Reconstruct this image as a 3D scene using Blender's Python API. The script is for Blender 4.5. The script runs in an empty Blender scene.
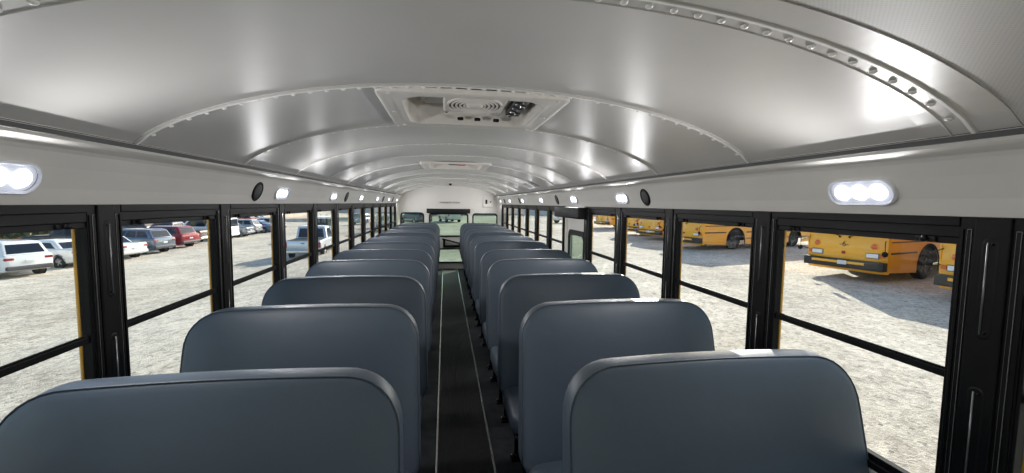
import bpy, bmesh, math, random
from mathutils import Vector, Matrix
random.seed(7)
SC = bpy.context.scene
COL = SC.collection
PI = math.pi
# ---------------------------------------------------------------- camera
F_PX = 424.2; YAW = .157465; PITCH = .077336; ROLL = -.012245
EYE = Vector((-.1082, 0, 1.55))
cam = bpy.data.cameras.new('camera'); cam.sensor_width = 36; cam.lens = 36*F_PX/1024
cam.clip_start = .02; cam.clip_end = 400
camo = bpy.data.objects.new('camera', cam); COL.objects.link(camo)
_s, _c = math.sin(YAW), math.cos(YAW)
_fwd = Vector((_s*math.cos(PITCH), _c*math.cos(PITCH), -math.sin(PITCH)))
_r = Vector((_c, -_s, 0)); _u = _r.cross(_fwd)
_R = _r*math.cos(ROLL) - _u*math.sin(ROLL); _U = _r*math.sin(ROLL) + _u*math.cos(ROLL)
camo.matrix_world = Matrix(((_R.x, _U.x, -_fwd.x, EYE.x), (_R.y, _U.y, -_fwd.y, EYE.y), (_R.z, _U.z, -_fwd.z, EYE.z), (0, 0, 0, 1)))
SC.camera = camo
# ---------------------------------------------------------------- light
SC.view_settings.view_transform = 'Standard'; SC.view_settings.look = 'None'
SC.view_settings.gamma = 1; SC.view_settings.use_curve_mapping = False
SC.view_settings.exposure = .45
SUN_EL = math.radians(23.5); SUN_DIR = Vector((.50, .866, 0))
w = bpy.data.worlds.new('sky'); SC.world = w; w.use_nodes = True
nt = w.node_tree; nt.nodes.clear()
sky = nt.nodes.new('ShaderNodeTexSky'); sky.sky_type = 'NISHITA'; sky.sun_disc = False
sky.sun_elevation = SUN_EL; sky.sun_rotation = math.atan2(SUN_DIR.x, SUN_DIR.y)
bgn = nt.nodes.new('ShaderNodeBackground'); bgn.inputs[1].default_value = .21
outn = nt.nodes.new('ShaderNodeOutputWorld')
nt.links.new(sky.outputs[0], bgn.inputs[0]); nt.links.new(bgn.outputs[0], outn.inputs[0])
sl = bpy.data.lights.new('sun', 'SUN'); sl.energy = 6.6; sl.angle = .0093; sl.color = (1, .93, .82)
so = bpy.data.objects.new('sun', sl); COL.objects.link(so)
_d = -(SUN_DIR*math.cos(SUN_EL) + Vector((0, 0, math.sin(SUN_EL))))
so.rotation_euler = _d.to_track_quat('-Z', 'Y').to_euler(); so.location = (10, 20, 15)
LAMP_W = 5.4          # watts of each interior lamp
LAMP_GLOW = 3.0
SC.cycles.max_bounces = 10; SC.cycles.diffuse_bounces = 6; SC.cycles.glossy_bounces = 4
SC.cycles.transparent_max_bounces = 24; SC.cycles.transmission_bounces = 4
SC.cycles.sample_clamp_indirect = 4; SC.cycles.use_denoising = True
SC.cycles.caustics_reflective = False; SC.cycles.caustics_refractive = False

# ---------------------------------------------------------------- materials
MATS = {}
def mat(name, col, rough=.5, metal=0, emit=None, es=0, spec=None, coat=0):
    if name in MATS: return MATS[name]
    m = bpy.data.materials.new(name); m.use_nodes = True
    b = m.node_tree.nodes['Principled BSDF']
    b.inputs['Base Color'].default_value = (*col, 1); b.inputs['Roughness'].default_value = rough
    b.inputs['Metallic'].default_value = metal
    if spec is not None: b.inputs['Specular IOR Level'].default_value = spec
    if coat: b.inputs['Coat Weight'].default_value = coat; b.inputs['Coat Roughness'].default_value = .08
    if emit: b.inputs['Emission Color'].default_value = (*emit, 1); b.inputs['Emission Strength'].default_value = es
    MATS[name] = m; return m
def nodes(m):
    t = m.node_tree; return t, t.nodes, t.links, t.nodes['Principled BSDF']
def noise_col(m, scale, c1, c2, bump=0, bscale=None, detail=4, stretch=None, dist=.002, lo=.35, hi=.65):
    t, N, L, b = nodes(m)
    tc = N.new('ShaderNodeTexCoord'); mp = N.new('ShaderNodeMapping'); L.new(tc.outputs['Object'], mp.inputs[0])
    if stretch: mp.inputs['Scale'].default_value = stretch
    n = N.new('ShaderNodeTexNoise'); n.inputs['Scale'].default_value = scale; n.inputs['Detail'].default_value = detail
    L.new(mp.outputs[0], n.inputs[0])
    r = N.new('ShaderNodeValToRGB'); r.color_ramp.elements[0].color = (*c1, 1); r.color_ramp.elements[1].color = (*c2, 1)
    r.color_ramp.elements[0].position = lo; r.color_ramp.elements[1].position = hi
    L.new(n.outputs[0], r.inputs[0]); L.new(r.outputs[0], b.inputs['Base Color'])
    if bump:
        n2 = N.new('ShaderNodeTexNoise'); n2.inputs['Scale'].default_value = bscale or scale; n2.inputs['Detail'].default_value = 2
        L.new(mp.outputs[0], n2.inputs[0])
        bp = N.new('ShaderNodeBump'); bp.inputs['Strength'].default_value = bump; bp.inputs['Distance'].default_value = dist
        L.new(n2.outputs[0], bp.inputs['Height']); L.new(bp.outputs[0], b.inputs['Normal'])
    return m
M_CEIL = mat('satin_grey_roof_paint', (.56, .555, .54), .34, .10, spec=.45)
noise_col(M_CEIL, 2.2, (.575, .56, .535), (.62, .605, .58), .05, 500, dist=.0005)
M_CEILP = mat('perforated_roof_panel', (.56, .545, .52), .58, .05)
def perf():
    t, N, L, b = nodes(M_CEILP)
    tc = N.new('ShaderNodeTexCoord'); mp = N.new('ShaderNodeMapping'); mp.inputs['Scale'].default_value = (160, 160, 0)
    mp.inputs['Rotation'].default_value = (0, 0, .785)
    L.new(tc.outputs['Object'], mp.inputs[0])
    v = N.new('ShaderNodeTexVoronoi'); v.inputs['Scale'].default_value = 1; v.inputs['Randomness'].default_value = 0
    L.new(mp.outputs[0], v.inputs[0])
    r = N.new('ShaderNodeValToRGB'); r.color_ramp.elements[0].position = .22; r.color_ramp.elements[1].position = .30
    r.color_ramp.elements[0].color = (.49, .475, .455, 1); r.color_ramp.elements[1].color = (.56, .545, .52, 1)
    L.new(v.outputs['Distance'], r.inputs[0]); L.new(r.outputs[0], b.inputs['Base Color'])
perf()
M_BEIGE = noise_col(mat('light_grey_wall_enamel', (.6, .58, .54), .38), 3, (.68, .66, .62), (.72, .70, .66), .03, 300, dist=.0005)
M_WHITE = mat('off_white_moulding', (.72, .69, .64), .45)
M_RIB = mat('painted_seam_highlight', (.88, .87, .84), .3)  # gloss highlight of seam ridges and rivets, put into the colour as white
M_GROOVE = mat('dark_groove_rubber', (.06, .06, .06), .6)
M_BLACK = mat('black_window_aluminium', (.006, .006, .007), .42, spec=.13)
noise_col(M_BLACK, 9, (.0035, .0035, .004), (.006, .006, .007), .1, 400, dist=.0004)
M_BRUB = mat('black_rubber', (.008, .008, .009), .55, spec=.2)
M_PAD = noise_col(mat('black_vinyl_pad', (.02, .021, .023), .5, spec=.2), 30, (.008, .009, .010), (.014, .015, .017), .2, 300, dist=.001)
M_SEAL = mat('grey_window_channel', (.26, .26, .26), .35, .7)
M_STEEL = mat('bright_steel', (.62, .62, .6), .25, 1)
M_YEL = mat('school_bus_yellow', (.90, .42, .010), .3, coat=.6)
M_YELS = mat('yellow_body_reveal', (.72, .36, .05), .4)
M_CHAN = mat('black_strip', (.01, .01, .01), .4)

def glass(name, tint, refl=1.0):
    m = bpy.data.materials.new(name); m.use_nodes = True
    t = m.node_tree; t.nodes.clear(); N, L = t.nodes, t.links
    o = N.new('ShaderNodeOutputMaterial'); tr = N.new('ShaderNodeBsdfTransparent'); tr.inputs[0].default_value = (*tint, 1)
    g = N.new('ShaderNodeBsdfGlossy'); g.inputs['Roughness'].default_value = .02; g.inputs[0].default_value = (refl, refl, refl, 1)
    fr = N.new('ShaderNodeFresnel'); fr.inputs[0].default_value = 1.45
    ge = N.new('ShaderNodeNewGeometry'); inv = N.new('ShaderNodeMath'); inv.operation = 'SUBTRACT'; inv.inputs[0].default_value = 1
    L.new(ge.outputs['Backfacing'], inv.inputs[1]); mu = N.new('ShaderNodeMath'); mu.operation = 'MULTIPLY'
    L.new(fr.outputs[0], mu.inputs[0]); L.new(inv.outputs[0], mu.inputs[1])
    mx = N.new('ShaderNodeMixShader'); L.new(mu.outputs[0], mx.inputs[0]); L.new(tr.outputs[0], mx.inputs[1]); L.new(g.outputs[0], mx.inputs[2])
    L.new(mx.outputs[0], o.inputs[0]); return m
M_GLASS = glass('clear_window_glass', (.93, .95, .94), .8)
M_TINT = glass('green_tinted_glass', (.60, .68, .62), .8)
M_LENS = glass('clear_lamp_lens', (.95, .96, 1.0), .7)
M_DGLASS = mat('dark_car_glass', (.012, .018, .030), .12, spec=.3)

def vinyl():
    m = mat('grey_blue_seat_vinyl', (.075, .092, .112), .43, spec=.4)
    t, N, L, b = nodes(m)
    tc = N.new('ShaderNodeTexCoord')
    n = N.new('ShaderNodeTexNoise'); n.inputs['Scale'].default_value = 420; n.inputs['Detail'].default_value = 2; L.new(tc.outputs['Object'], n.inputs[0])
    n2 = N.new('ShaderNodeTexNoise'); n2.inputs['Scale'].default_value = 5; n2.inputs['Detail'].default_value = 3; L.new(tc.outputs['Object'], n2.inputs[0])
    b1 = N.new('ShaderNodeBump'); b1.inputs['Strength'].default_value = .35; b1.inputs['Distance'].default_value = .0008
    b2 = N.new('ShaderNodeBump'); b2.inputs['Strength'].default_value = .3; b2.inputs['Distance'].default_value = .012
    L.new(n.outputs[0], b1.inputs['Height']); L.new(n2.outputs[0], b2.inputs['Height']); L.new(b2.outputs[0], b1.inputs['Normal'])
    L.new(b1.outputs[0], b.inputs['Normal'])
    r = N.new('ShaderNodeValToRGB'); r.color_ramp.elements[0].color = (.054, .069, .088, 1); r.color_ramp.elements[1].color = (.066, .082, .102, 1)
    L.new(n2.outputs[0], r.inputs[0]); L.new(r.outputs[0], b.inputs['Base Color'])
    return m
M_VINYL = vinyl()
M_PIPE = mat('dark_seat_seam', (.045, .055, .068), .5)

def ground_mat():
    m = mat('gravel_lot', (.5, .47, .42), .95, spec=.1)
    t, N, L, b = nodes(m)
    tc = N.new('ShaderNodeTexCoord')
    def noise(s, d=5):
        n = N.new('ShaderNodeTexNoise'); n.inputs['Scale'].default_value = s; n.inputs['Detail'].default_value = d; n.inputs['Roughness'].default_value = .7
        L.new(tc.outputs['Object'], n.inputs[0]); return n
    v = N.new('ShaderNodeTexVoronoi'); v.inputs['Scale'].default_value = 14; L.new(tc.outputs['Object'], v.inputs[0])
    big = noise(.25, 4); mid = noise(2.2, 6); fine = noise(30, 3)
    r = N.new('ShaderNodeValToRGB'); e = r.color_ramp.elements
    e[0].position = .36; e[0].color = (.27, .24, .195, 1); e[1].position = .62; e[1].color = (.86, .79, .67, 1)
    mid_e = e.new(.49); mid_e.color = (.60, .545, .455, 1)
    a = N.new('ShaderNodeMath'); a.operation = 'MULTIPLY_ADD'; a.inputs[1].default_value = .35; L.new(big.outputs[0], a.inputs[0])
    a2 = N.new('ShaderNodeMath'); a2.operation = 'MULTIPLY_ADD'; a2.inputs[1].default_value = .32; L.new(mid.outputs[0], a2.inputs[0])
    a3 = N.new('ShaderNodeMath'); a3.operation = 'MULTIPLY'; a3.inputs[1].default_value = .36; L.new(fine.outputs[0], a3.inputs[0])
    L.new(a3.outputs[0], a2.inputs[2]); L.new(a2.outputs[0], a.inputs[2]); L.new(a.outputs[0], r.inputs[0])
    mx = N.new('ShaderNodeMixRGB'); mx.blend_type = 'MULTIPLY'; mx.inputs[0].default_value = .62
    L.new(r.outputs[0], mx.inputs[1]); L.new(v.outputs['Color'], mx.inputs[2])
    hs = N.new('ShaderNodeHueSaturation'); hs.inputs['Saturation'].default_value = .0; L.new(v.outputs['Color'], hs.inputs['Color']); L.new(hs.outputs[0], mx.inputs[2])
    L.new(mx.outputs[0], b.inputs['Base Color'])
    bp = N.new('ShaderNodeBump'); bp.inputs['Strength'].default_value = .7; bp.inputs['Distance'].default_value = .03
    L.new(fine.outputs[0], bp.inputs['Height']); L.new(bp.outputs[0], b.inputs['Normal'])
    return m
M_GROUND = ground_mat()

# ---------------------------------------------------------------- mesh helpers
class MB:
    def __init__(s): s.b = bmesh.new(); s.m = []
    def mi(s, m):
        if m is None: return 0
        if m not in s.m: s.m.append(m)
        return s.m.index(m)
    def face(s, pts, m=None, smooth=False):
        vs = [s.b.verts.new(p) for p in pts]
        f = s.b.faces.new(vs); f.material_index = s.mi(m); f.smooth = smooth; return f
    def box(s, lo, hi, m=None, bev=0, M=None, seg=2):
        r = bmesh.ops.create_cube(s.b, size=1)
        vs = r['verts']; c = [(a+b)/2 for a, b in zip(lo, hi)]; d = [abs(b-a) for a, b in zip(lo, hi)]
        for v in vs: v.co = Vector((v.co.x*d[0]+c[0], v.co.y*d[1]+c[1], v.co.z*d[2]+c[2]))
        fs = set(f for v in vs for f in v.link_faces)
        if bev:
            es = list(set(e for v in vs for e in v.link_edges))
            rr = bmesh.ops.bevel(s.b, geom=es, offset=min(bev, min(d)*.45), segments=seg, affect='EDGES', profile=.5)
            fs = set(rr['faces']) | set(f for f in fs if f.is_valid)
            vs = list(set(v for f in fs for v in f.verts))
        k = s.mi(m)
        for f in fs:
            f.material_index = k
        if M is not None:
            for v in vs: v.co = M @ v.co
        return vs
    def loft(s, rings, m=None, smooth=True, cap0=True, cap1=True, closed=True):
        R = [[s.b.verts.new(p) for p in r] for r in rings]; k = s.mi(m); n = len(R[0])
        for a, b in zip(R, R[1:]):
            for i in range(n if closed else n-1):
                j = (i+1) % n
                f = s.b.faces.new((a[i], a[j], b[j], b[i])); f.material_index = k; f.smooth = smooth
        for c, r in ((cap0, R[0][::-1]), (cap1, R[-1])):
            if c and closed:
                f = s.b.faces.new(r); f.material_index = k; f.smooth = False
        return R
    def tube(s, pts, r, m=None, n=8, caps=True):
        pts = [Vector(p) for p in pts]; rings = []
        up = None
        for i, p in enumerate(pts):
            a = pts[max(i-1, 0)]; b = pts[min(i+1, len(pts)-1)]; t = (b-a).normalized()
            if up is None:
                up = Vector((0, 0, 1)) if abs(t.z) < .9 else Vector((1, 0, 0))
            x = t.cross(up).normalized(); y = x.cross(t).normalized(); up = y
            rr = r[i] if isinstance(r, (list, tuple)) else r
            rings.append([p + x*rr*math.cos(2*PI*q/n) + y*rr*math.sin(2*PI*q/n) for q in range(n)])
        s.loft(rings, m, True, caps, caps)
    def lathe(s, prof, M, m=None, n=24, smooth=True):
        rings = [[M @ Vector((r*math.cos(2*PI*q/n), r*math.sin(2*PI*q/n), z)) for q in range(n)] for r, z in prof]
        s.loft(rings, m, smooth, prof[0][0] > 1e-4, prof[-1][0] > 1e-4)
    def build(s, name, m=None, parent=None, loc=None, auto=None, wn=True):
        bmesh.ops.recalc_face_normals(s.b, faces=s.b.faces[:]) if wn else None
        me = bpy.data.meshes.new(name); s.b.to_mesh(me); s.b.free()
        for q in (s.m or [m]): me.materials.append(q or m)
        o = bpy.data.objects.new(name, me); COL.objects.link(o)
        if parent: o.parent = parent
        if loc: o.location = loc
        if auto:
            for p in me.polygons: p.use_smooth = True
            md = o.modifiers.new('edges', 'EDGE_SPLIT'); md.split_angle = math.radians(auto)
        return o
def tag(o, label=None, cat=None, group=None, kind=None):
    if label: o['label'] = label
    if cat: o['category'] = cat
    if group: o['group'] = group
    if kind: o['kind'] = kind
    return o
def struct(o, label=None): return tag(o, label, None, None, 'structure')
def empty(name, loc=(0, 0, 0), rz=0):
    o = bpy.data.objects.new(name, None); COL.objects.link(o); o.location = loc; o.rotation_euler = (0, 0, rz); o.empty_display_size = .1
    return o
def copy_tree(o, parent=None):
    c = o.copy(); COL.objects.link(c)
    if parent: c.parent = parent
    for ch in [x for x in bpy.data.objects if x.parent == o and x is not c]: copy_tree(ch, c)
    return c
def rrect(x0, y0, x1, y1, r, n=6):
    P = []
    for cx, cy, a in ((x1-r, y1-r, 0), (x0+r, y1-r, PI/2), (x0+r, y0+r, PI), (x1-r, y0+r, 1.5*PI)):
        for i in range(n+1):
            t = a + PI/2*i/n; P.append((cx+r*math.cos(t), cy+r*math.sin(t)))
    return P
def plate(name, loops, thick, m, M, parent=None):
    """flat plate with holes: loops[0] outer outline, the rest holes; local xy, thickness along z; M places it"""
    cu = bpy.data.curves.new(name, 'CURVE'); cu.dimensions = '2D'; cu.fill_mode = 'BOTH'; cu.extrude = thick/2
    for lp in loops:
        sp = cu.splines.new('POLY'); sp.points.add(len(lp)-1)
        for p, q in zip(sp.points, lp): p.co = (q[0], q[1], 0, 1)
        sp.use_cyclic_u = True
    tmp = bpy.data.objects.new('tmp', cu); COL.objects.link(tmp)
    dg = bpy.context.evaluated_depsgraph_get()
    me = bpy.data.meshes.new_from_object(tmp.evaluated_get(dg)); bpy.data.objects.remove(tmp)
    me.transform(M); me.materials.clear(); me.materials.append(m); me.name = name
    o = bpy.data.objects.new(name, me); COL.objects.link(o)
    if parent: o.parent = parent
    return o
def text_mesh(name, body, size, M, m, parent=None, ext=.001, align='CENTER'):
    cu = bpy.data.curves.new(name, 'FONT'); cu.body = body; cu.size = size; cu.extrude = ext; cu.align_x = align; cu.align_y = 'CENTER'
    tmp = bpy.data.objects.new('tmp', cu); COL.objects.link(tmp)
    dg = bpy.context.evaluated_depsgraph_get()
    me = bpy.data.meshes.new_from_object(tmp.evaluated_get(dg)); bpy.data.objects.remove(tmp)
    me.transform(M); me.materials.clear(); me.materials.append(m)
    o = bpy.data.objects.new(name, me); COL.objects.link(o)
    if parent: o.parent = parent
    return o
def basis(x, y, z, o): return Matrix(((x[0], y[0], z[0], o[0]), (x[1], y[1], z[1], o[1]), (x[2], y[2], z[2], o[2]), (0, 0, 0, 1)))
YZ = lambda x: basis((0, 1, 0), (0, 0, 1), (1, 0, 0), (x, 0, 0))      # local xy -> world yz
XZ = lambda y: basis((1, 0, 0), (0, 0, 1), (0, -1, 0), (0, y, 0))     # local xy -> world xz, normal towards -y

# ---------------------------------------------------------------- dimensions of the bus
P = .711; Y0 = 1.50; YF = -1.40; YR = 10.05
WR = 1.053; ZR = 1.72; WX = 1.15; ZB = 1.532; ZG = 1.463; ZS = 1.133; ZSILL = .81
def cz(x):
    t = min(1, abs(x)/WR); return ZR + .001 + .229*(1-t**2.3)**(1/1.3)
# ---------------------------------------------------------------- outdoor ground
GZ = -.95
def gz(x): return GZ - .115*min(8.8, max(0, -x-1.2)) - .02*min(14, max(0, -x-10))
g = MB()
xs = [-160, -60, -24, -17, -10, -1.2, 20, 160]; ys = [-80, -20, 0, 20, 60, 200]
V = [[g.b.verts.new((x, y, gz(x))) for y in ys] for x in xs]
for i in range(len(xs)-1):
    for j in range(len(ys)-1): g.b.faces.new((V[i][j], V[i+1][j], V[i+1][j+1], V[i][j+1]))
struct(g.build('ground', M_GROUND), 'pale gravel parking lot around the bus')

# ---------------------------------------------------------------- shell
M_FLOOR = noise_col(mat('dark_rubber_floor', (.03, .032, .035), .6, spec=.2), 14, (.012, .013, .015), (.024, .026, .028), .15, 60)
f = MB(); f.box((-1.2, YF, -.06), (1.2, YR+.05, 0), M_FLOOR); struct(f.build('floor'), 'dark rubber bus floor')
M_AISLE = mat('ribbed_black_aisle_rubber', (.02, .02, .021), .5, spec=.25)
def aisle_m():
    t, N, L, b = nodes(M_AISLE)
    tc = N.new('ShaderNodeTexCoord'); wv = N.new('ShaderNodeTexWave'); wv.bands_direction = 'X'; wv.inputs['Scale'].default_value = 24
    L.new(tc.outputs['Object'], wv.inputs[0])
    bp = N.new('ShaderNodeBump'); bp.inputs['Strength'].default_value = .8; bp.inputs['Distance'].default_value = .003
    L.new(wv.outputs[0], bp.inputs['Height']); L.new(bp.outputs[0], b.inputs['Normal'])
    mp = N.new('ShaderNodeMapping'); mp.inputs['Scale'].default_value = (5, 1.6, 1); L.new(tc.outputs['Object'], mp.inputs[0])
    n = N.new('ShaderNodeTexNoise'); n.inputs['Scale'].default_value = 5; n.inputs['Detail'].default_value = 9; n.inputs['Roughness'].default_value = .75; L.new(mp.outputs[0], n.inputs[0])
    r = N.new('ShaderNodeValToRGB'); e = r.color_ramp.elements
    e[0].position = .62; e[0].color = (.010, .010, .011, 1); e[1].position = .76; e[1].color = (.10, .098, .095, 1)
    L.new(n.outputs[0], r.inputs[0]); L.new(r.outputs[0], b.inputs['Base Color'])
aisle_m()
a = MB(); a.box((-.150, YF, 0), (.172, YR-.02, .006), M_AISLE, .002)
tag(a.build('aisle_runner'), 'scuffed black ribbed rubber runner down the aisle between the seat rows', 'floor runner')
for i, x in enumerate((-.158, .180)):
    t = MB(); t.box((x-.008, YF, 0), (x+.008, YR-.02, .010), M_STEEL, .003)
    struct(t.build('trim_%d' % (i+1)), 'thin bright metal strip along the %s edge of the aisle runner' % ('left' if i == 0 else 'right'))
TRIM = [2]
def trim(mb, m=None, label=None, auto=None):
    TRIM[0] += 1; return struct(mb.build('trim_%d' % TRIM[0], m, auto=auto), label)

# ceiling: curved sheet with two hatch openings
HATCH = [(1.575, 2.105), (4.22, 4.84)]; HX = .285
c = MB()
nx = 44
xs = sorted(set([-WR + 2*WR*i/nx for i in range(nx+1)] + [-HX, HX]))
ys = sorted(set([YF, .79] + [v for h in HATCH for v in h] + [YR] + [Y0+P*k for k in range(12)]))
for th, off in ((0, 0), (1, .05)):
    grid = {}
    for i, x in enumerate(xs):
        for j, y in enumerate(ys): grid[i, j] = c.b.verts.new((x*(1+.04*th), y, cz(x)+off))
    for i in range(len(xs)-1):
        for j in range(len(ys)-1):
            xm = (xs[i]+xs[i+1])/2; ym = (ys[j]+ys[j+1])/2
            if abs(xm) < HX and any(h[0] < ym < h[1] for h in HATCH): continue
            fc = c.b.faces.new((grid[i, j], grid[i, j+1], grid[i+1, j+1], grid[i+1, j])); fc.smooth = True
            fc.material_index = c.mi(M_CEILP if ym < .79 else M_CEIL)
struct(c.build('ceiling', wn=False), 'curved satin grey metal roof panels')

# roof seams with rivets
for k in range(-1, 12):
    y = Y0 + P*k
    if y > YR-.1: break
    s = MB(); n = 60; near = (k == -1)
    w1 = .085 if near else .020
    RA = (w1-.0125)/(2*w1); RB = (w1-.0055)/(2*w1)
    X = [-WR*.9995 + 2*WR*.9995*i/n for i in range(n+1)]
    prof = [(-w1, 0), (-w1, -.003), (-.014, -.003), (-.0115, -.0065), (-.0065, -.0065), (-.004, -.003)] + ([(.034, -.003), (.035, -.006), (.039, -.006), (.040, -.003)] if near else []) + [(w1, -.003), (w1, 0)]
    rings = []
    for x in X:
        e = .004; nx_ = Vector((cz(x+e if abs(x+e) < WR else x)-cz(x-e if abs(x-e) < WR else x), 0, -2*e)).normalized()
        d = nx_ * -1 if nx_.z > 0 else nx_
        rings.append([Vector((x, y+py, cz(x))) + Vector((d.x, 0, d.z))*(-pz) for py, pz in prof])
    s.loft(rings, M_CEIL, False)
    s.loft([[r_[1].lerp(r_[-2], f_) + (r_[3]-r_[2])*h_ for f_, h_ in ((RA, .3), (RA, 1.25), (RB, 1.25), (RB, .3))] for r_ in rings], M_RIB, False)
    nr = 40
    for i in range(nr):
        x = -WR*.985 + 2*WR*.985*(i+.5)/nr
        for _ in (0,):
            Mx = Matrix.Translation((x, y+(.018 if near else .008), cz(x)-.003)) @ Matrix.Rotation(PI, 4, 'X')
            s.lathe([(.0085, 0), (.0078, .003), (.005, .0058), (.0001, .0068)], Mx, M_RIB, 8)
    trim(s, None, 'riveted roof seam across the ceiling')

# side walls
for sgn, nm in ((-1, 'left'), (1, 'right')):
    # lower wall
    m = MB()
    if sgn < 0: m.box((-1.164, YF, 0), (-1.14, YR, ZSILL-.01), M_BEIGE)
    else:
        m.box((1.14, YF, 0), (1.164, 3.60, ZSILL-.01), M_BEIGE); m.box((1.14, 4.38, 0), (1.164, YR, ZSILL-.01), M_BEIGE)
    # outside skin
    m.box((sgn*1.170, YF, -.35), (sgn*1.184, YR, ZSILL-.01), M_YEL)
    # header panel (curved) from window head to the roof edge
    prof = [(WX-.004, ZB), (1.135, 1.575), (1.115, 1.630), (1.098, 1.668), (1.090, 1.678), (1.078, 1.684), (1.066, 1.690),
            (1.058, 1.696), (1.055, 1.706)]
    outer = [(1.10, 1.76), (1.17, 1.66), (1.182, ZB)]
    ring = prof + outer
    m.loft([[(sgn*x, yy, z) for x, z in ring] for yy in (YF, YR)], M_BEIGE, False)
    for fc in m.b.faces:
        fc.smooth = False
    struct(m.build('wall_'+nm), '%s side wall panels of the bus' % nm)
    # dark groove + bright lip at roof edge
    q = MB(); q.box((sgn*1.046, YF, 1.704), (sgn*1.075, YR-.01, 1.716), M_GROOVE)
    q.box((sgn*1.050, YF, 1.7165), (sgn*1.085, YR-.01, 1.7225), M_CEIL, .002)
    trim(q, None, 'dark groove where the %s wall meets the roof' % nm)
    # hairline joints of the header panels
    for yy in ((3.75,) if sgn > 0 else (3.60,)):
        q = MB(); q.loft([[(sgn*(x-.001), y2, z) for x, z in prof] for y2 in (yy-.003, yy+.003)], M_WHITE, False, closed=False)
        trim(q, None, 'pale panel joint above the %s windows' % nm)

# ---------------------------------------------------------------- windows and pillars
WINN = [0]
def window(sgn, y0, y1):
    WINN[0] += 1; X = lambda a: sgn*(1.140+(a-1.13)*.4)
    b = MB()
    # head: stepped black aluminium
    b.box((X(1.125), y0, ZB-.024), (X(1.20), y1, ZB), M_BLACK, .002)
    b.box((X(1.134), y0, ZG+.018), (X(1.20), y1, ZB-.024), M_BLACK, .001)
    b.box((X(1.142), y0, ZG), (X(1.20), y1, ZG+.018), M_BLACK, .002)
    b.box((X(1.120), y0, ZSILL-.03), (X(1.20), y1, ZSILL-.008), M_BLACK, .003)
    b.box((X(1.148), y0, ZSILL-.008), (X(1.20), y1, ZSILL+.010), M_BLACK, .002)
    for yy, d in ((y0, 1), (y1, -1)):
        b.box((X(1.135), yy, ZSILL), (X(1.20), yy+d*.007, ZG+.002), M_BLACK, .002)
    # outside reveal of the yellow body
    o = b.build('window_%d' % WINN[0]); struct(o, 'black framed sliding sash window')
    h = MB()
    for yy, d in ((y0, 1), (y1, -1)):
        h.box((X(1.202), yy-d*.02, ZSILL-.02), (X(1.222), yy+d*.010, ZG+.03), M_YELS, .003)
    h.box((X(1.202), y0, ZG+.006), (X(1.236), y1, ZG+.05), M_YELS, .003)
    h.build('outer_reveal', parent=o)
    s = MB(); s.box((X(1.150), y0+.008, ZS-.011), (X(1.178), y1-.008, ZS+.010), M_BLACK, .003)
    s.box((X(1.153), y0+.012, ZS+.010), (X(1.166), y1-.012, ZS+.016), M_BLACK, .002); s.build('sash_bar', parent=o)
    p = MB(); p.box((X(1.163), y0+.008, ZS+.01), (X(1.167), y1-.008, ZG+.01), M_GLASS); p.build('upper_pane', parent=o)
    p = MB(); p.box((X(1.181), y0+.008, ZSILL), (X(1.185), y1-.008, ZS+.005), M_GLASS); p.build('lower_pane', parent=o)
    for yy, d in ((y0+.05, 1), (y1-.10, 1)):
        l = MB(); l.box((X(1.128), yy, ZG+.002), (X(1.143), yy+.05, ZG+.016), M_BLACK, .004)
        l.lathe([(.009, 0), (.009, .006), (.006, .009), (.0001, .010)], basis((0, 1, 0), (0, 0, 1), (-sgn, 0, 0), (X(1.128), yy+.025, ZG+.009)), M_BLACK, 10)
        l.build('window_latch', parent=o)
    return o
def pillar(sgn, yc, hw=.066):
    X = lambda a: sgn*(1.140+(a-1.13)*.4)
    b = MB()
    b.box((X(1.130), yc-hw, ZSILL-.03), (X(1.20), yc+hw, ZB), M_BLACK, .002)
    hc = min(.034, hw*.6); b.box((X(1.116), yc-hc, ZSILL-.02), (X(1.135), yc+hc, ZB-.002), M_BLACK, .004)
    b.box((X(1.201), yc-hw+.005, ZSILL-.03), (X(1.222), yc+hw-.005, ZB), M_YELS, .003)
    for d in (-1, 1) if hw > .05 else ():            # grey sash channels and a bright hairline
        b.box((X(1.124), yc+d*.040, ZSILL), (X(1.131), yc+d*.050, ZB-.03), M_SEAL, .001)
        b.box((X(1.122), yc+d*.056, ZSILL), (X(1.131), yc+d*.062, ZB-.03), M_BLACK, .001)
    o = trim(b, None, 'black pillar between two side windows')
    for z0, z1 in ((1.245, 1.485), (.89, 1.13)):      # embossed slot with two screws
        c2 = MB(); A = rrect(yc-.016, z0, yc+.016, z1, .0155, 6); B = rrect(yc-.012, z0+.004, yc+.012, z1-.004, .0118, 6)
        c2.loft([[(X(1.116), y, z) for y, z in A], [(X(1.1125), y, z) for y, z in B]], M_BLACK, True, False, True)
        c2.tube([(X(1.1112), yc+.004, z0+.012), (X(1.1112), yc+.004, z1-.012)], .0022, M_SEAL, 6)
        for zz in (z0+.016, z1-.016):
            c2.lathe([(.004, 0), (.003, .002), (.0001, .0025)], basis((0, 1, 0), (0, 0, 1), (-sgn, 0, 0), (X(1.1125), yc-.004, zz)), M_BLACK, 8)
        c2.build('slot_cover', parent=o)
    return o
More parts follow.
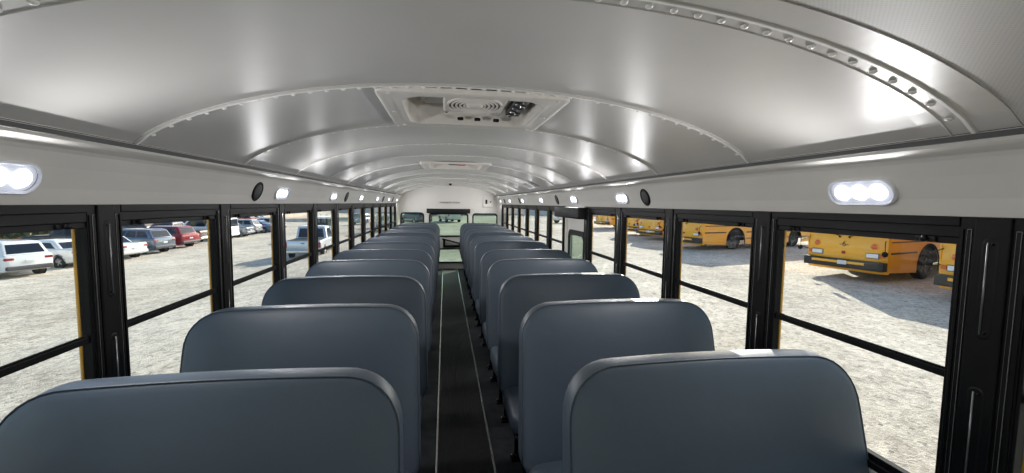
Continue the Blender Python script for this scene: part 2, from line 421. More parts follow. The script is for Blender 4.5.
for sgn in (-1, 1):
    for k in range(-3, 12):
        yc = Y0 + P*k - (.017 if sgn < 0 else 0)
        if sgn > 0 and k == 4: continue
        y1 = yc + P - .066
        if k < 11:
            if sgn > 0 and k == 3: pillar(sgn, yc); continue
            if not (sgn > 0 and k in (3,)): window(sgn, yc+.066, y1)
        if yc < YR-.3: pillar(sgn, yc)
    # filler at both ends
    e = MB(); e.box((sgn*1.13, Y0+P*11+.066, 0), (sgn*1.24, YR, ZB), M_BEIGE)
    trim(e, None, 'end panel of the side wall by the rear wall')
    e = MB(); e.box((sgn*1.13, YF, 0), (sgn*1.24, Y0-3*P-.066, ZB), M_BEIGE)
    trim(e, None, 'end panel of the side wall by the windscreen')

# window just beyond the emergency side door
window(1, 4.415, Y0+P*5-.066); pillar(1, 4.385, .030)

# side emergency door (right)
d = plate('door_1', [[(3.60, .02), (4.36, .02), (4.36, ZB), (3.60, ZB)], rrect(3.70, .70, 4.17, 1.27, .06)], .03, M_BEIGE, YZ(1.165)); struct(d, 'beige emergency side door with a black framed window')
fr = MB()
A = rrect(3.67, .67, 4.20, 1.30, .08); B = rrect(3.72, .72, 4.15, 1.25, .05)
fr.loft([[(1.148, y, z) for y, z in B], [(1.140, y, z) for y, z in B], [(1.140, y, z) for y, z in A], [(1.150, y, z) for y, z in A]], M_BRUB, False, False, False)
fr.build('window_gasket', parent=d)
p = MB(); p.box((1.163, 3.69, .69), (1.167, 4.18, 1.28), M_TINT); p.build('door_pane', parent=d)
hd = MB(); hd.box((1.125, 3.63, .56), (1.15, 3.66, .60), M_BLACK, .004); hd.tube([(1.12, 3.645, .58), (1.12, 3.80, .50)], .009, M_BLACK); hd.build('door_handle', parent=d)
j = MB(); j.box((1.140, 4.26, 1.18), (1.15, 4.275, 1.40), M_WHITE, .002); j.build('door_hinge', parent=d)
pd = MB(); pd.box((1.055, 3.62, 1.418), (1.149, 4.45, 1.522), M_PAD, .015, seg=3)
tag(pd.build('header_pad', auto=40), 'long black padded block over the emergency side door on the right', 'pad')

# front bulkhead with the windscreen behind the camera
def arch(inset=0, z0=0.0, n=40):
    pts = [(-1.2+inset, z0), (1.2-inset, z0), (1.2-inset, ZB), (1.13-inset, 1.70)]
    pts += [(WR*(1-2*i/n)*(1-inset), cz(WR*(1-2*i/n))+.02-inset) for i in range(n+1)]
    pts += [(-1.13+inset, 1.70), (-1.2+inset, ZB)]
    return pts
wf = plate('wall_front', [arch(), rrect(-1.0, .75, 1.0, 1.70, .1)], .04, M_BEIGE, XZ(YF-.02)); struct(wf, 'front bulkhead')
p = MB(); p.box((-1.02, YF-.02, .73), (1.02, YF-.015, 1.72), M_GLASS); struct(p.build('window_%d' % (WINN[0]+1)), 'windscreen'); WINN[0] += 1

# rear wall with two windows and the emergency door
holes = [rrect(-1.10, .80, -.60, 1.305, .06), rrect(.55, .80, 1.115, 1.295, .06), [(-.52, .01), (.48, .01), (.48, 1.335), (-.52, 1.335)]]
rw = plate('wall_rear', [arch()] + holes, .05, M_BEIGE, XZ(YR+.025)); struct(rw, 'rear wall of the bus')
for (x0, z0, x1, z1) in ((-1.10, .80, -.60, 1.305), (.55, .80, 1.115, 1.295)):
    fr = MB(); A = rrect(x0-.018, z0-.018, x1+.018, z1+.018, .075); B = rrect(x0+.012, z0+.012, x1-.012, z1-.012, .05)
    fr.loft([[(x, YR+.02, z) for x, z in B], [(x, YR-.012, z) for x, z in B], [(x, YR-.012, z) for x, z in A], [(x, YR, z) for x, z in A]], M_BRUB, False, False, False)
    WINN[0] += 1; o = fr.build('window_%d' % WINN[0]); struct(o, 'small rear window in a rounded black gasket')
    p = MB(); p.box((x0-.01, YR+.022, z0-.01), (x1+.01, YR+.026, z1+.01), M_TINT); p.build('window_pane', parent=o)
dd = plate('door_2', [[(-.515, .012), (.475, .012), (.475, 1.33), (-.515, 1.33)], rrect(-.455, .775, .420, 1.292, .06), rrect(-.44, .155, .41, .465, .05)], .04, M_BEIGE, XZ(YR+.02))
struct(dd, 'rear emergency door with two windows')
for (x0, z0, x1, z1) in ((-.455, .775, .420, 1.292), (-.44, .155, .41, .465)):
    fr = MB(); A = rrect(x0-.02, z0-.02, x1+.02, z1+.02, .075); B = rrect(x0+.012, z0+.012, x1-.012, z1-.012, .05)
    fr.loft([[(x, YR+.02, z) for x, z in B], [(x, YR-.014, z) for x, z in B], [(x, YR-.014, z) for x, z in A], [(x, YR, z) for x, z in A]], M_BRUB, False, False, False)
    fr.build('window_gasket', parent=dd)
    p = MB(); p.box((x0-.01, YR+.018, z0-.01), (x1+.01, YR+.022, z1+.01), M_TINT); p.build('door_pane', parent=dd)
hb = MB(); hb.tube([(-.17, YR-.05, .71), (-.13, YR-.05, .70), (.25, YR-.05, .60), (.30, YR-.05, .60)], .016, M_BLACK)
hb.box((-.15, YR-.05, .52), (-.10, YR, .70), M_BLACK, .006); hb.box((.22, YR-.045, .55), (.30, YR, .63), M_BLACK, .006)
hb.box((-.13, YR-.012, .50), (.27, YR-.001, .56), M_SEAL, .004)
hb.build('latch_bar', parent=dd)
pd = MB(); pd.box((-.525, YR-.085, 1.308), (.478, YR-.002, 1.412), M_PAD, .014, seg=3)
tag(pd.build('header_pad', auto=40), 'black padded block above the rear emergency door', 'pad')
text_mesh('door_lettering', 'EMERGENCY DOOR', .052, XZ(YR-.003) @ Matrix.Translation((.005, 1.556, 0)), M_CHAN, rw)
# alarm box
ab = empty('alarm_box', (.902, YR-.001, 1.585)); tag(ab, 'small off-white box with a black switch at the top right of the rear wall', 'box')
q = MB(); q.box((-.115, -.035, -.125), (.115, 0, .125), M_WHITE, .006); q.build('housing', parent=ab)
q = MB(); q.box((-.065, -.048, -.05), (-.02, -.034, .05), M_BRUB, .004); q.build('switch', parent=ab)
q = MB(); q.lathe([(.016, 0), (.016, .012), (.008, .018), (.0001, .018)], basis((1, 0, 0), (0, 0, 1), (0, -1, 0), (.055, -.034, 0)), M_BRUB, 12); q.build('knob', parent=ab)
# dome camera
dc = empty('dome_camera', (0, 8.45, cz(0))); tag(dc, 'tiny black dome camera hanging from the rear of the ceiling', 'camera')
q = MB(); q.lathe([(.045, 0), (.045, -.015), (.036, -.022), (.0001, -.022)], Matrix(), M_WHITE, 16); q.build('mount', parent=dc)
q = MB(); q.lathe([(.034, -.021), (.033, -.035), (.024, -.052), (.010, -.062), (.0001, -.064)], Matrix(), M_BRUB, 16); q.build('dome', parent=dc)

# ---------------------------------------------------------------- roof hatches
M_DARKM = mat('dark_mechanism', (.05, .05, .05), .4, .5)
M_RED = mat('red_handle', (.45, .02, .02), .35)
def hatch(yc, ly, label, fan):
    t = empty('roof_hatch', (0, yc, 1.944)); tag(t, label, 'roof hatch')
    h = ly/2
    fl = MB()
    out = lambda d: rrect(-.345-d, -h-.06-d, .345+d, h+.06+d, .03)
    inn = lambda d: rrect(-HX+.02-d, -h+.005-d, HX-.02+d, h-.005+d, .085)
    # flange: flat ring, rolled edge, inner skirt going up
    rings = [[(x, y, .010) for x, y in out(0)], [(x, y, -.006) for x, y in out(0)], [(x, y, -.012) for x, y in out(-.010)], [(x, y, -.010) for x, y in out(-.022)],
             [(x, y, -.006) for x, y in inn(.030)], [(x, y, -.016) for x, y in inn(.012)], [(x, y, -.014) for x, y in inn(.002)], [(x, y, .03) for x, y in inn(.006)], [(x, y, .12) for x, y in inn(.008)]]
    fl.loft(rings, M_WHITE, True, False, False)
    fl.build('flange', parent=t, auto=50)
    for sx in (-1, 0, 1):
        for sy in (-1, 1):
            q = MB(); q.lathe([(.009, .0), (.008, -.004), (.004, -.006), (.0001, -.006)], Matrix.Translation((sx*.30, sy*(h+.033), -.0075)), M_WHITE, 10); q.build('screw', parent=t)
    for sx in (-1, 1):
        q = MB(); q.lathe([(.009, .0), (.008, -.004), (.004, -.006), (.0001, -.006)], Matrix.Translation((sx*.315, 0, -.0075)), M_WHITE, 10); q.build('screw', parent=t)
    lid = MB(); lid.box((-HX, -h, .118), (HX, h, .13), M_CEIL, .003)
    for sx in (-1, 1):
        lid.box((sx*.20, -h+.02, .085), (sx*.215, h-.02, .118), M_WHITE, .002)
    lid.build('lid', parent=t)
    if fan:
        q = MB(); q.box((-.20, -.23, .075), (.19, .23, .10), M_CEIL, .004); q.build('inner_cover', parent=t)
        pl = MB(); pl.box((-.115, -.165, .022), (.150, .165, .074), M_WHITE, .012, seg=3)
        for r in (.045, .062, .079, .096, .113):
            prof = [(r-.0035, .022), (r-.0035, .014), (r+.0035, .014), (r+.0035, .022)]
            pl.lathe(prof, Matrix.Translation((.017, 0, 0)) @ Matrix.Scale(1.28, 4, (0, 1, 0)), M_WHITE, 40, False)
        pl.lathe([(.036, .022), (.034, .012), (.0001, .011)], Matrix.Translation((.017, 0, 0)) @ Matrix.Scale(1.28, 4, (0, 1, 0)), M_WHITE, 32)
        po = pl.build('vent_plate', parent=t)
        for r in (.0535, .0705, .0875, .1045):
            for a0 in (0, PI):
                pts = [(0.017+(r)*math.cos(a0-.62+1.24*i/12), 1.28*r*math.sin(a0-.62+1.24*i/12), .0205) for i in range(13)]
                sl_ = MB(); sl_.tube(pts, .0042, M_GROOVE, 6); sl_.build('vent_slot', parent=po)
        for sx in (-.10, .135):
            for sy in (-.15, .15):
                q = MB(); q.lathe([(.009, .022), (.007, .015), (.0001, .014)], Matrix.Translation((sx, sy, 0)), M_STEEL, 10); q.build('screw', parent=po)
        gr = MB(); gr.box((.172, -.17, .020), (.235, .17, .05), M_DARKM, .003)
        for i in range(9):
            yy = -.15+.0375*i
            gr.lathe([(.013, .021), (.013, .014), (.006, .010), (.0001, .010)], Matrix.Translation((.19+.026*(i % 2), yy, 0)), M_SEAL if i % 3 else M_STEEL, 8)
        gr.build('latch_mechanism', parent=t)
        for xx in (-.05, .03, .12):
            q = MB(); q.box((xx, .212, -.002), (xx+.03, .235, .012), M_BRUB, .006); q.build('grip_hole', parent=t)
    else:
        q = MB(); q.tube([(-.12, 0, .05), (-.06, 0, .012), (.02, 0, .012)], .012, M_BRUB); q.tube([(.02, 0, .012), (.10, 0, .012), (.13, 0, .05)], .014, M_RED)
        q.build('release_handle', parent=t)
hatch((HATCH[0][0]+HATCH[0][1])/2, HATCH[0][1]-HATCH[0][0], 'large off-white roof hatch with slotted vent plate, nearest in the ceiling', True)
hatch((HATCH[1][0]+HATCH[1][1])/2, HATCH[1][1]-HATCH[1][0], 'smaller looking far roof hatch with a red release handle in the ceiling', False)
def bend(o):
    if o.type == 'MESH':
        for v_ in o.data.vertices: v_.co.z += cz(v_.co.x)-cz(0)
    for ch in [x for x in bpy.data.objects if x.parent == o]: bend(ch)
for o in [x for x in bpy.data.objects if x.name.startswith('roof_hatch')]: bend(o)
v = MB()
A = rrect(-.33, 6.95, .33, 7.55, .04); B = rrect(-.28, 7.0, .28, 7.50, .03)
v.loft([[(x, y, 1.95) for x, y in A], [(x, y, 1.934) for x, y in A], [(x, y, 1.928) for x, y in B], [(x, y, 1.936) for x, y in rrect(-.26, 7.02, .26, 7.48, .02)]], M_WHITE, False, False, True)
tag(v.build('ceiling_vent'), 'flat off-white panel low on the ceiling near the rear, beyond both hatches', 'vent')
# stickers on the right of the ceiling
for i, yy in enumerate((4.95, 5.30)):
    x0, x1 = .90, 1.0; q = MB(); n = 4
    P0 = [(x0+(x1-x0)*i_/n) for i_ in range(n+1)]
    q.loft([[(x, yy+.0, cz(x)-.002), (x, yy+.24, cz(x)-.002), (x, yy+.24, cz(x)-.0035), (x, yy, cz(x)-.0035)] for x in P0], mat('grey_notice', (.16, .16, .16), .5), False)
    tag(q.build('notice_sticker'), '%s of two small dark grey notices on the right of the ceiling' % ('nearer' if i == 0 else 'farther'), 'sticker')

# ---------------------------------------------------------------- oval wall lamps
M_GLOW = mat('led_glow', (1, 1, 1), .5, emit=(.90, .94, 1.0), es=LAMP_GLOW)
M_LBASE = mat('lamp_reflector', (.85, .86, .9), .35, emit=(.85, .90, 1.0), es=LAMP_GLOW*.07)
M_LRIM = mat('lamp_rim', (.75, .76, .80), .3)
nrm = Vector((-(1.630-1.575), 0, -(1.135-1.115))); nrm.normalize()     # inward for the right wall: (-,0,-)
def lamp_proto():
    t = empty('interior_lamp'); A = lambda d: rrect(-.105-d, -.041-d, .105+d, .041+d, .0405+d, 7)
    q = MB(); q.loft([[(x, y, 0) for x, y in A(0)], [(x, y, .010) for x, y in A(0)], [(x, y, .013) for x, y in A(-.004)], [(x, y, .008) for x, y in A(-.009)]], M_LRIM, True, False, False)
    q.build('lamp_rim', parent=t, auto=40)
    q = MB(); q.loft([[(x, y, .0045) for x, y in A(-.008)], [(x, y, .0065) for x, y in A(-.02)]], M_LBASE, True, False, True); q.build('reflector', parent=t)
    for i in (-1, 0, 1):
        q = MB(); q.lathe([(.024, .007), (.022, .011), (.012, .014), (.0001, .015)], Matrix.Translation((i*.055, 0, 0)) @ Matrix.Scale(1.1, 4, (1, 0, 0)), M_GLOW, 16); q.build('led', parent=t)
    q = MB(); q.loft([[(x, y, .012) for x, y in A(-.005)], [(x, y, .020) for x, y in A(-.016)]], M_LENS, True, False, True); q.build('lens', parent=t)
    for i in (-1, 0, 1):                              # one disc light over each diode
        l = bpy.data.lights.get('lamp_light') or bpy.data.lights.new('lamp_light', 'AREA'); l.shape = 'DISK'; l.size = .034; l.energy = LAMP_W/3; l.color = (1, .985, .96); l.spread = math.radians(180)
        lo = bpy.data.objects.new('lamp_light', l); COL.objects.link(lo); lo.parent = t; lo.location = (i*.055, 0, .0165); lo.rotation_euler = (PI, 0, 0)
    return t
lp = lamp_proto(); first = True
ORD = ['nearest', 'second nearest', 'third nearest', 'fourth from the camera', 'fifth from the camera', 'sixth from the camera', 'farthest']
for sgn, side, L in ((1, 'right', [1.10, 2.84, 3.97, 5.37, 6.70, 8.05, 9.40]), (-1, 'left', [1.15, 2.88, 4.14, 5.45, 6.72, 8.05, 9.35])):
    for i, yy in enumerate(L):
        t = lp if first else copy_tree(lp); first = False
        n3 = Vector((sgn*nrm.x, 0, nrm.z)); xa = Vector((0, sgn*1.0, 0)); ya = n3.cross(xa)
        mm = basis(xa, ya, n3, (sgn*1.1265, yy, 1.598)); t.matrix_world = mm
        tag(t, 'lit white oval lamp, %s on the %s wall above the windows' % (ORD[i], side), 'lamp', 'oval lamps above the windows')
# round black speakers
def speaker_proto():
    t = empty('wall_speaker')
    q = MB(); q.lathe([(.056, 0), (.056, .005), (.050, .009), (.046, .006)], Matrix(), M_BRUB, 28); q.build('speaker_ring', parent=t)
    q = MB(); q.lathe([(.047, .004), (.035, .008), (.0001, .010)], Matrix(), M_GROOVE, 28); q.build('speaker_grille', parent=t)
    return t
sp = speaker_proto(); first = True
for sgn, side, L in ((1, 'right', [2.49, 4.60, 7.0, 8.8]), (-1, 'left', [2.53, 4.67, 7.35, 8.65])):
    for i, yy in enumerate(L):
        t = sp if first else copy_tree(sp); first = False
        n3 = Vector((sgn*nrm.x, 0, nrm.z)); xa = Vector((0, sgn*1.0, 0)); ya = n3.cross(xa)
        t.matrix_world = basis(xa, ya, n3, (sgn*1.1265, yy, 1.600))
        tag(t, 'round black speaker, %s on the %s wall above the windows' % (['nearest', 'second nearest', 'third nearest', 'farthest'][i], side), 'speaker', 'round speakers above the windows')

# ---------------------------------------------------------------- seats
def back_outline(n=9):
    """u (across) and z, bottom to top, slightly wider at the bottom, big top corners"""
    zt, zb = 1.100, .40; hb, ht = .470, .458; r = .155
    P_ = []
    for i in range(7): P_.append((hb-.012*0 + (ht-hb)*i/7, zb+.06+(zt-r-zb-.06)*i/7))
    for i in range(n+1):
        a = PI/2*i/n; P_.append((ht-r+r*math.cos(a)**.92 if i < n else ht-r, zt-r+r*math.sin(a)**.92))
    top = [(ht-r)*(1-2*i/10) for i in range(1, 10)]
    P_ += [(u, zt + .006*(1-(u/(ht-r))**2)) for u in top]
    m = [(-u, z) for u, z in P_[:7+n+1]][::-1]
    P_ += m
    P_ += [(-hb+.02, zb+.02), (-hb+.05, zb)] + [(-hb+.05+(2*hb-.1)*i/6, zb) for i in range(1, 6)] + [(hb-.05, zb), (hb-.02, zb+.02)]
    return P_
OUT = back_outline()
_N = len(OUT)
def inset(d, k=1.0):
    c_ = (0, .74); R = []
    for i in range(_N):
        a, b, c = Vector(OUT[i-1]), Vector(OUT[i]), Vector(OUT[(i+1) % _N])
        t = (c-a).normalized(); nn = Vector((-t.y, t.x)); q = b + nn*d
        R.append(q)
    return R
def scaled(f, d):
    R = inset(d); cx, cz_ = 0, .75
    return [Vector((cx+(q.x-cx)*f, cz_+(q.y-cz_)*f)) for q in R]
TILT = math.tan(math.radians(13))
def P3(q, v, dz=0):      # v: depth (0 front seam face) ; recline increases y with height
    return (q[0], v + (q[1]-1.10)*TILT, q[1]+dz)
def build_seat():
    t = empty('bench_seat')
    b = MB()
    th = .070
    def ring(R, v): return [P3(q, v(q) if callable(v) else v) for q in R]
    def pucker(amp):
        def f_(q):
            a = math.atan2(q[1]-.93, abs(q[0])-.27)
            wgt = max(0, 1-abs(a-PI/4)/(PI/4)) if (q[1] > .9 and abs(q[0]) > .25) else 0
            return amp*wgt*math.sin(a*34)
        return f_
    bul = lambda base: (lambda q: base)
    pk = pucker(.0022)
    front = [(scaled(.10, .02), -.020), (scaled(.45, .02), -.0195), (scaled(.75, .02), -.016), (scaled(.90, .02), -.011)]
    rings = [ring(R, v) for R, v in front]
    rings.append(ring(inset(.022), lambda q: -.0065+pk(q)))
    rings.append(ring(inset(.010), lambda q: -.003+pk(q)*.7))
    rings.append(ring(inset(.004), .0005))
    rings.append(ring(inset(.0015), .003))
    rings.append(ring(inset(.0), .008))
    # boxing: thicker towards the bottom
    thk = lambda q: th + (1.10-q[1])*.065
    for fr_, ins in ((.25, -.0015), (.55, -.002), (.85, 0), (1.0, .004)):
        rings.append([P3(q, .006 + (thk(q)-.006)*fr_) for q in inset(ins)])
    rings.append([P3(q, thk(q)+.006) for q in inset(.008)])
    rings.append([P3(q, thk(q)+.010) for q in scaled(.9, .02)])
    rings.append([P3(q, thk(q)+.014) for q in scaled(.4, .02)])
    b.loft(rings, M_VINYL, True)
    bk = b.build('backrest', parent=t)
    # piping along the front seam
    s = MB(); pts = [P3(q, .0012) for q in inset(.0012)]; pts = pts[:-6]
    s.tube(pts, .0024, M_PIPE, 6); s.build('piping', parent=bk)
    # cushion
    c_ = MB(); rings = []
    yb, yf = -.075, -.50
    for z, ins in ((.335, .03), (.340, .012), (.36, 0), (.42, 0), (.445, .008), (.458, .03), (.466, .08), (.470, .16)):
        R = rrect(-.445+ins, yf+ins, .445-ins, yb-ins*.3, max(.075-ins*.3, .02), 6)
        rings.append([(x, y, z - (.012 if y < -.38 and z > .44 else 0)) for x, y in R])
    c_.loft(rings, M_VINYL, True); c_.build('cushion', parent=t)
    # frame under the cushion
    f_ = MB(); f_.tube([(-.42, -.10, .318), (-.42, -.47, .318), (.42, -.47, .318), (.42, -.10, .318), (-.42, -.10, .318)], .014, M_BLACK, 8)
    f_.tube([(.0, -.10, .318), (.0, -.47, .318)], .012, M_BLACK, 8)
    f_.tube([(-.40, -.09, .318), (-.40, -.055, .50)], .012, M_BLACK, 8); f_.tube([(.40, -.09, .318), (.40, -.055, .50)], .012, M_BLACK, 8)
    f_.build('seat_frame', parent=t)
    for yy in (-.14, -.42):                           # aisle side legs at u=+ (mirrored when placed)
        l = MB(); l.tube([(.36, yy, .31), (.36, yy, .02)], .0135, M_BLACK, 10)
        l.box((.325, yy-.035, 0), (.395, yy+.035, .010), M_BLACK, .003)
        l.lathe([(.022, .010), (.018, .03), (.0138, .036)], Matrix.Translation((.36, yy, 0)), M_BLACK, 10)
        l.lathe([(.007, .010), (.006, .018), (.0001, .02)], Matrix.Translation((.385, yy+.02, 0)), M_STEEL, 8)
        l.build('leg', parent=t)
    w_ = MB(); w_.box((-.475, -.46, .295), (-.42, -.12, .335), M_BLACK, .004); w_.build('wall_bracket', parent=t)
    return t
SEAT_L = [1.12, 1.86, 2.60, 3.34, 4.08, 4.84, 5.60, 6.38, 7.16, 7.95, 8.75, 9.55]
SEAT_R = [1.10, 1.82, 2.58, 3.32, 4.02, 4.95, 5.72, 6.50, 7.28, 8.06, 8.82, 9.45]
O2 = ['nearest', 'second', 'third', 'fourth', 'fifth', 'sixth', 'seventh', 'eighth', 'ninth', 'tenth', 'eleventh', 'rearmost']
proto = build_seat(); first = True
def mirror_seat(src):
    """the same seat with its aisle legs on the other side"""
    t = empty('bench_seat')
    def rec(o, p):
        c_ = o.copy(); c_.data = o.data.copy(); COL.objects.link(c_); c_.parent = p
        c_.data.transform(Matrix.Scale(-1, 4, (1, 0, 0))); c_.data.flip_normals()
        for ch in [x for x in bpy.data.objects if x.parent == o]: rec(ch, c_)
    for ch in [x for x in bpy.data.objects if x.parent == src]: rec(ch, t)
    return t
protoR = mirror_seat(proto)
for side, pr, L, xc in (('left', proto, SEAT_L, -.680), ('right', protoR, SEAT_R, .682)):
    for i, yy in enumerate(L):
        t = pr if i == 0 else copy_tree(pr)
        t.location = (xc, yy, 0)
        tag(t, 'grey-blue vinyl bench seat, %s%s in the row %s of the aisle' % (O2[i], ' from the camera' if 0 < i < 11 else '', side), 'bus seat', 'bench seats in two rows')

# ================================================================= OUTSIDE
def wheel_mb(parent, x, y, r, wd, side, hubm, name='wheel'):
    """wheel with its axis along local x; side = outward sign"""
    M = basis((0, 1, 0), (0, 0, 1), (side, 0, 0), (x, y, 0))
    M = M @ Matrix.Translation((0, 0, 0))
    q = MB(); q.lathe([(r*.62, 0), (r*.66, wd*.0), (r*.94, 0), (r, .03), (r, wd-.03), (r*.94, wd), (r*.64, wd), (r*.62, wd-.03)], Matrix.Translation((0, 0, r)) @ M, mat('tyre', (.02, .02, .02), .8), 28)
    o = q.build(name, parent=parent)
    h = MB(); h.lathe([(r*.63, wd-.05), (r*.60, wd-.02), (r*.56, wd-.045), (r*.2, wd-.03), (r*.18, wd-.005), (.0001, wd-.004)], Matrix.Translation((0, 0, r)) @ M, hubm, 20)
    for k in range(5):
        a = 2*PI*k/5; cs = []
        for rr, ww in ((r*.18, .05), (r*.58, .035)):
            for sg in (-1, 1):
                cs.append((rr*math.cos(a)-sg*ww*math.sin(a)*r/.35, rr*math.sin(a)+sg*ww*math.cos(a)*r/.35, wd-.012))
        ring0 = [cs[0], cs[1], cs[3], cs[2]]
        h.loft([[Matrix.Translation((0, 0, r)) @ M @ Vector((p_[0], p_[1], p_[2]-.02)) for p_ in ring0], [Matrix.Translation((0, 0, r)) @ M @ Vector(p_) for p_ in ring0]], hubm, False)
    h.build('hub', parent=o)
    return o
M_HUB = mat('alloy_hub', (.55, .55, .56), .3, .8)
M_TAIL = mat('red_tail_lamp', (.30, .012, .016), .2, coat=.5)
M_AMB = mat('orange_marker_lens', (.75, .13, .02), .3, coat=.4)
M_HEAD = mat('headlamp_lens', (.75, .78, .82), .1, .3, coat=.6)
M_ARCH = mat('dark_wheel_well', (.015, .015, .015), .8)
M_PLATE = mat('pale_licence_plate', (.7, .72, .75), .4)
M_BUMP = mat('grey_plastic_bumper', (.06, .06, .065), .6)
def paint(n, c, metal=0): return mat('car_paint_'+n, c, .22, metal, coat=.9)
def section(w2, zb, zt, r=.10, tum=0, n=4):
    """cross-section in x,z; closed loop"""
    P_ = []
    for cx, cz_, a in ((w2-r, zt-r, 0), (-w2+r, zt-r, PI/2), (-w2+r, zb+r, PI), (w2-r, zb+r, 1.5*PI)):
        for i in range(n+1):
            t = a + PI/2*i/n; P_.append((cx+r*math.cos(t), cz_+r*math.sin(t)))
    return P_
def car(kind, label, cat, loc, rz, pm, L=4.7, W=1.84):
    """nose towards local +y, tail at y=0, x across, z up"""
    t = empty({'sedan': 'sedan', 'suv': 'suv', 'pickup': 'pickup_truck', 'van': 'van'}[kind], loc, rz); tag(t, label, cat)
    w2 = W/2
    if kind == 'sedan':
        H = 1.46; body = [(0, .55, .90, .80), (.06, .36, 1.02, .93), (.5, .25, 1.06, 1), (1.1, .25, 1.02, 1), (2.4, .22, .97, 1), (3.5, .25, .95, 1), (4.2, .25, .88, .97), (L-.08, .30, .75, .90), (L, .42, .62, .78)]
        cab = (.75, 3.55, 1.45, 2.75, .98, .80); rear_win = True
    elif kind == 'suv':
        H = 1.70; body = [(0, .55, .95, .84), (.05, .38, 1.10, .95), (.35, .30, 1.16, 1), (1.1, .28, 1.13, 1), (2.4, .26, 1.08, 1), (3.5, .28, 1.06, 1), (4.2, .30, 1.0, .97), (L-.08, .34, .85, .92), (L, .45, .70, .80)]
        cab = (.10, 3.50, .50, 2.65, 1.10, .80); rear_win = True
    elif kind == 'van':
        H = 2.1; body = [(0, .5, 1.1, .92), (.05, .38, 1.25, .98), (.35, .30, 1.25, 1), (2.4, .28, 1.25, 1), (4.0, .28, 1.15, 1), (L-.08, .34, .95, .94), (L, .45, .75, .84)]
        cab = (.03, 4.3, .12, 3.5, 1.2, .88); rear_win = True
    else:
        H = 1.88; body = [(0, .62, 1.02, .96), (.04, .55, 1.13, .99), (.5, .45, 1.14, 1), (2.0, .42, 1.14, 1), (3.6, .42, 1.12, 1), (4.4, .42, 1.12, 1), (5.2, .45, 1.08, .98), (L-.08, .50, .98, .94), (L, .58, .82, .86)]
        cab = (2.0, 4.25, 2.2, 3.55, 1.10, .82); rear_win = True
    b = MB(); b.loft([[(x, y, z) for x, z in section(w2*k_, zb, zt, .12)] for y, zb, zt, k_ in body], pm, True)
    b.build('body', parent=t, auto=50)
    y0, y1, r0, r1, zs, tw = cab
    c_ = MB(); rb = .09
    base = rrect(-w2*.96, y0, w2*.96, y1, .12, 3); top = rrect(-w2*tw, r0, w2*tw, r1, .14, 3)
    mid = [(a_[0]*.12+b_[0]*.88, a_[1]*.12+b_[1]*.88) for a_, b_ in zip(base, top)]
    c_.loft([[(x, y, zs-.12) for x, y in base], [(x, y, H-.10) for x, y in mid], [(x, y, H-.03) for x, y in rrect(-w2*tw+.03, r0+.05, w2*tw-.03, r1-.05, .14, 3)], [(x, y, H) for x, y in rrect(-w2*tw+.16, r0+.18, w2*tw-.16, r1-.18, .12, 3)]], pm, True)
    c_.build('cabin', parent=t, auto=50)
    lerp = lambda a_, b_, k_: a_+(b_-a_)*k_
    def wx(k_): return lerp(w2*.96, lerp(w2*.96, w2*tw, .88), k_)
    def ya(k_): return lerp(y0, lerp(y0, r0, .88), k_)
    def yb_(k_): return lerp(y1, lerp(y1, r1, .88), k_)
    zz = lambda k_: lerp(zs-.12, H-.10, k_)
    k0 = (.14/(H-.10-zs+.12)) + .06; k1 = .95
    def quad(nm, pts, off):
        q = MB(); o_ = Vector(off)
        q.loft([[Vector(p_)-o_*.004 for p_ in pts], [Vector(p_)+o_*.006 for p_ in pts]], M_DGLASS, False); q.build(nm, parent=t)
    i_ = .16
    quad('rear_window', [(-wx(k0)+i_, ya(k0), zz(k0)), (wx(k0)-i_, ya(k0), zz(k0)), (wx(k1)-i_, ya(k1), zz(k1)), (-wx(k1)+i_, ya(k1), zz(k1))], (0, -1, .4))
    quad('windscreen', [(-wx(k0)+i_, yb_(k0), zz(k0)), (wx(k0)-i_, yb_(k0), zz(k0)), (wx(k1)-i_, yb_(k1), zz(k1)), (-wx(k1)+i_, yb_(k1), zz(k1))], (0, 1, .4))
    nseg = 1 if kind == 'pickup' else 3 if kind == 'suv' else 2
    for sg in (-1, 1):
        for n_ in range(nseg):
            a_ = (n_+.0)/nseg; b2 = (n_+1.0)/nseg
            def yy(u, k_): return lerp(ya(k_)+.22, yb_(k_)-.22, u)
            g_ = .035
            quad('side_window', [(sg*wx(k0), yy(a_, k0)+g_, zz(k0)), (sg*wx(k0), yy(b2, k0)-g_, zz(k0)), (sg*wx(k1), yy(b2, k1)-g_, zz(k1)), (sg*wx(k1), yy(a_, k1)+g_, zz(k1))], (sg, 0, .2))
    zt = body[1][2]
    for sg in (-1, 1):
        q = MB()
        if kind in ('pickup', 'van'): q.box((sg*w2*.985, -.012, zt-.42), (sg*(w2*.985-.13), .10, zt-.08), M_TAIL, .015)
        else: q.box((sg*w2*.955, -.012, zt-.24), (sg*w2*.58, .24, zt-.11), M_TAIL, .04)
        q.build('tail_lamp', parent=t)
        q = MB(); q.box((sg*w2*.86, L-.16, .60), (sg*w2*.50, L-.01, .74), M_HEAD, .03); q.build('headlamp', parent=t)
    q = MB(); q.box((-w2*.92, -.06, .40), (w2*.92, .12, .60), M_STEEL if kind == 'pickup' else M_BUMP if kind == 'suv' else pm, .05); q.build('rear_bumper', parent=t)
    q = MB(); q.box((-w2*.9, L-.14, .34), (w2*.9, L+.05, .52), M_BUMP, .05); q.build('front_bumper', parent=t)
    q = MB(); q.box((-.16, -.03, zt-.36 if kind != 'pickup' else .44), (.16, .02, zt-.25 if kind != 'pickup' else .56), M_PLATE, .004); q.build('licence_plate', parent=t)
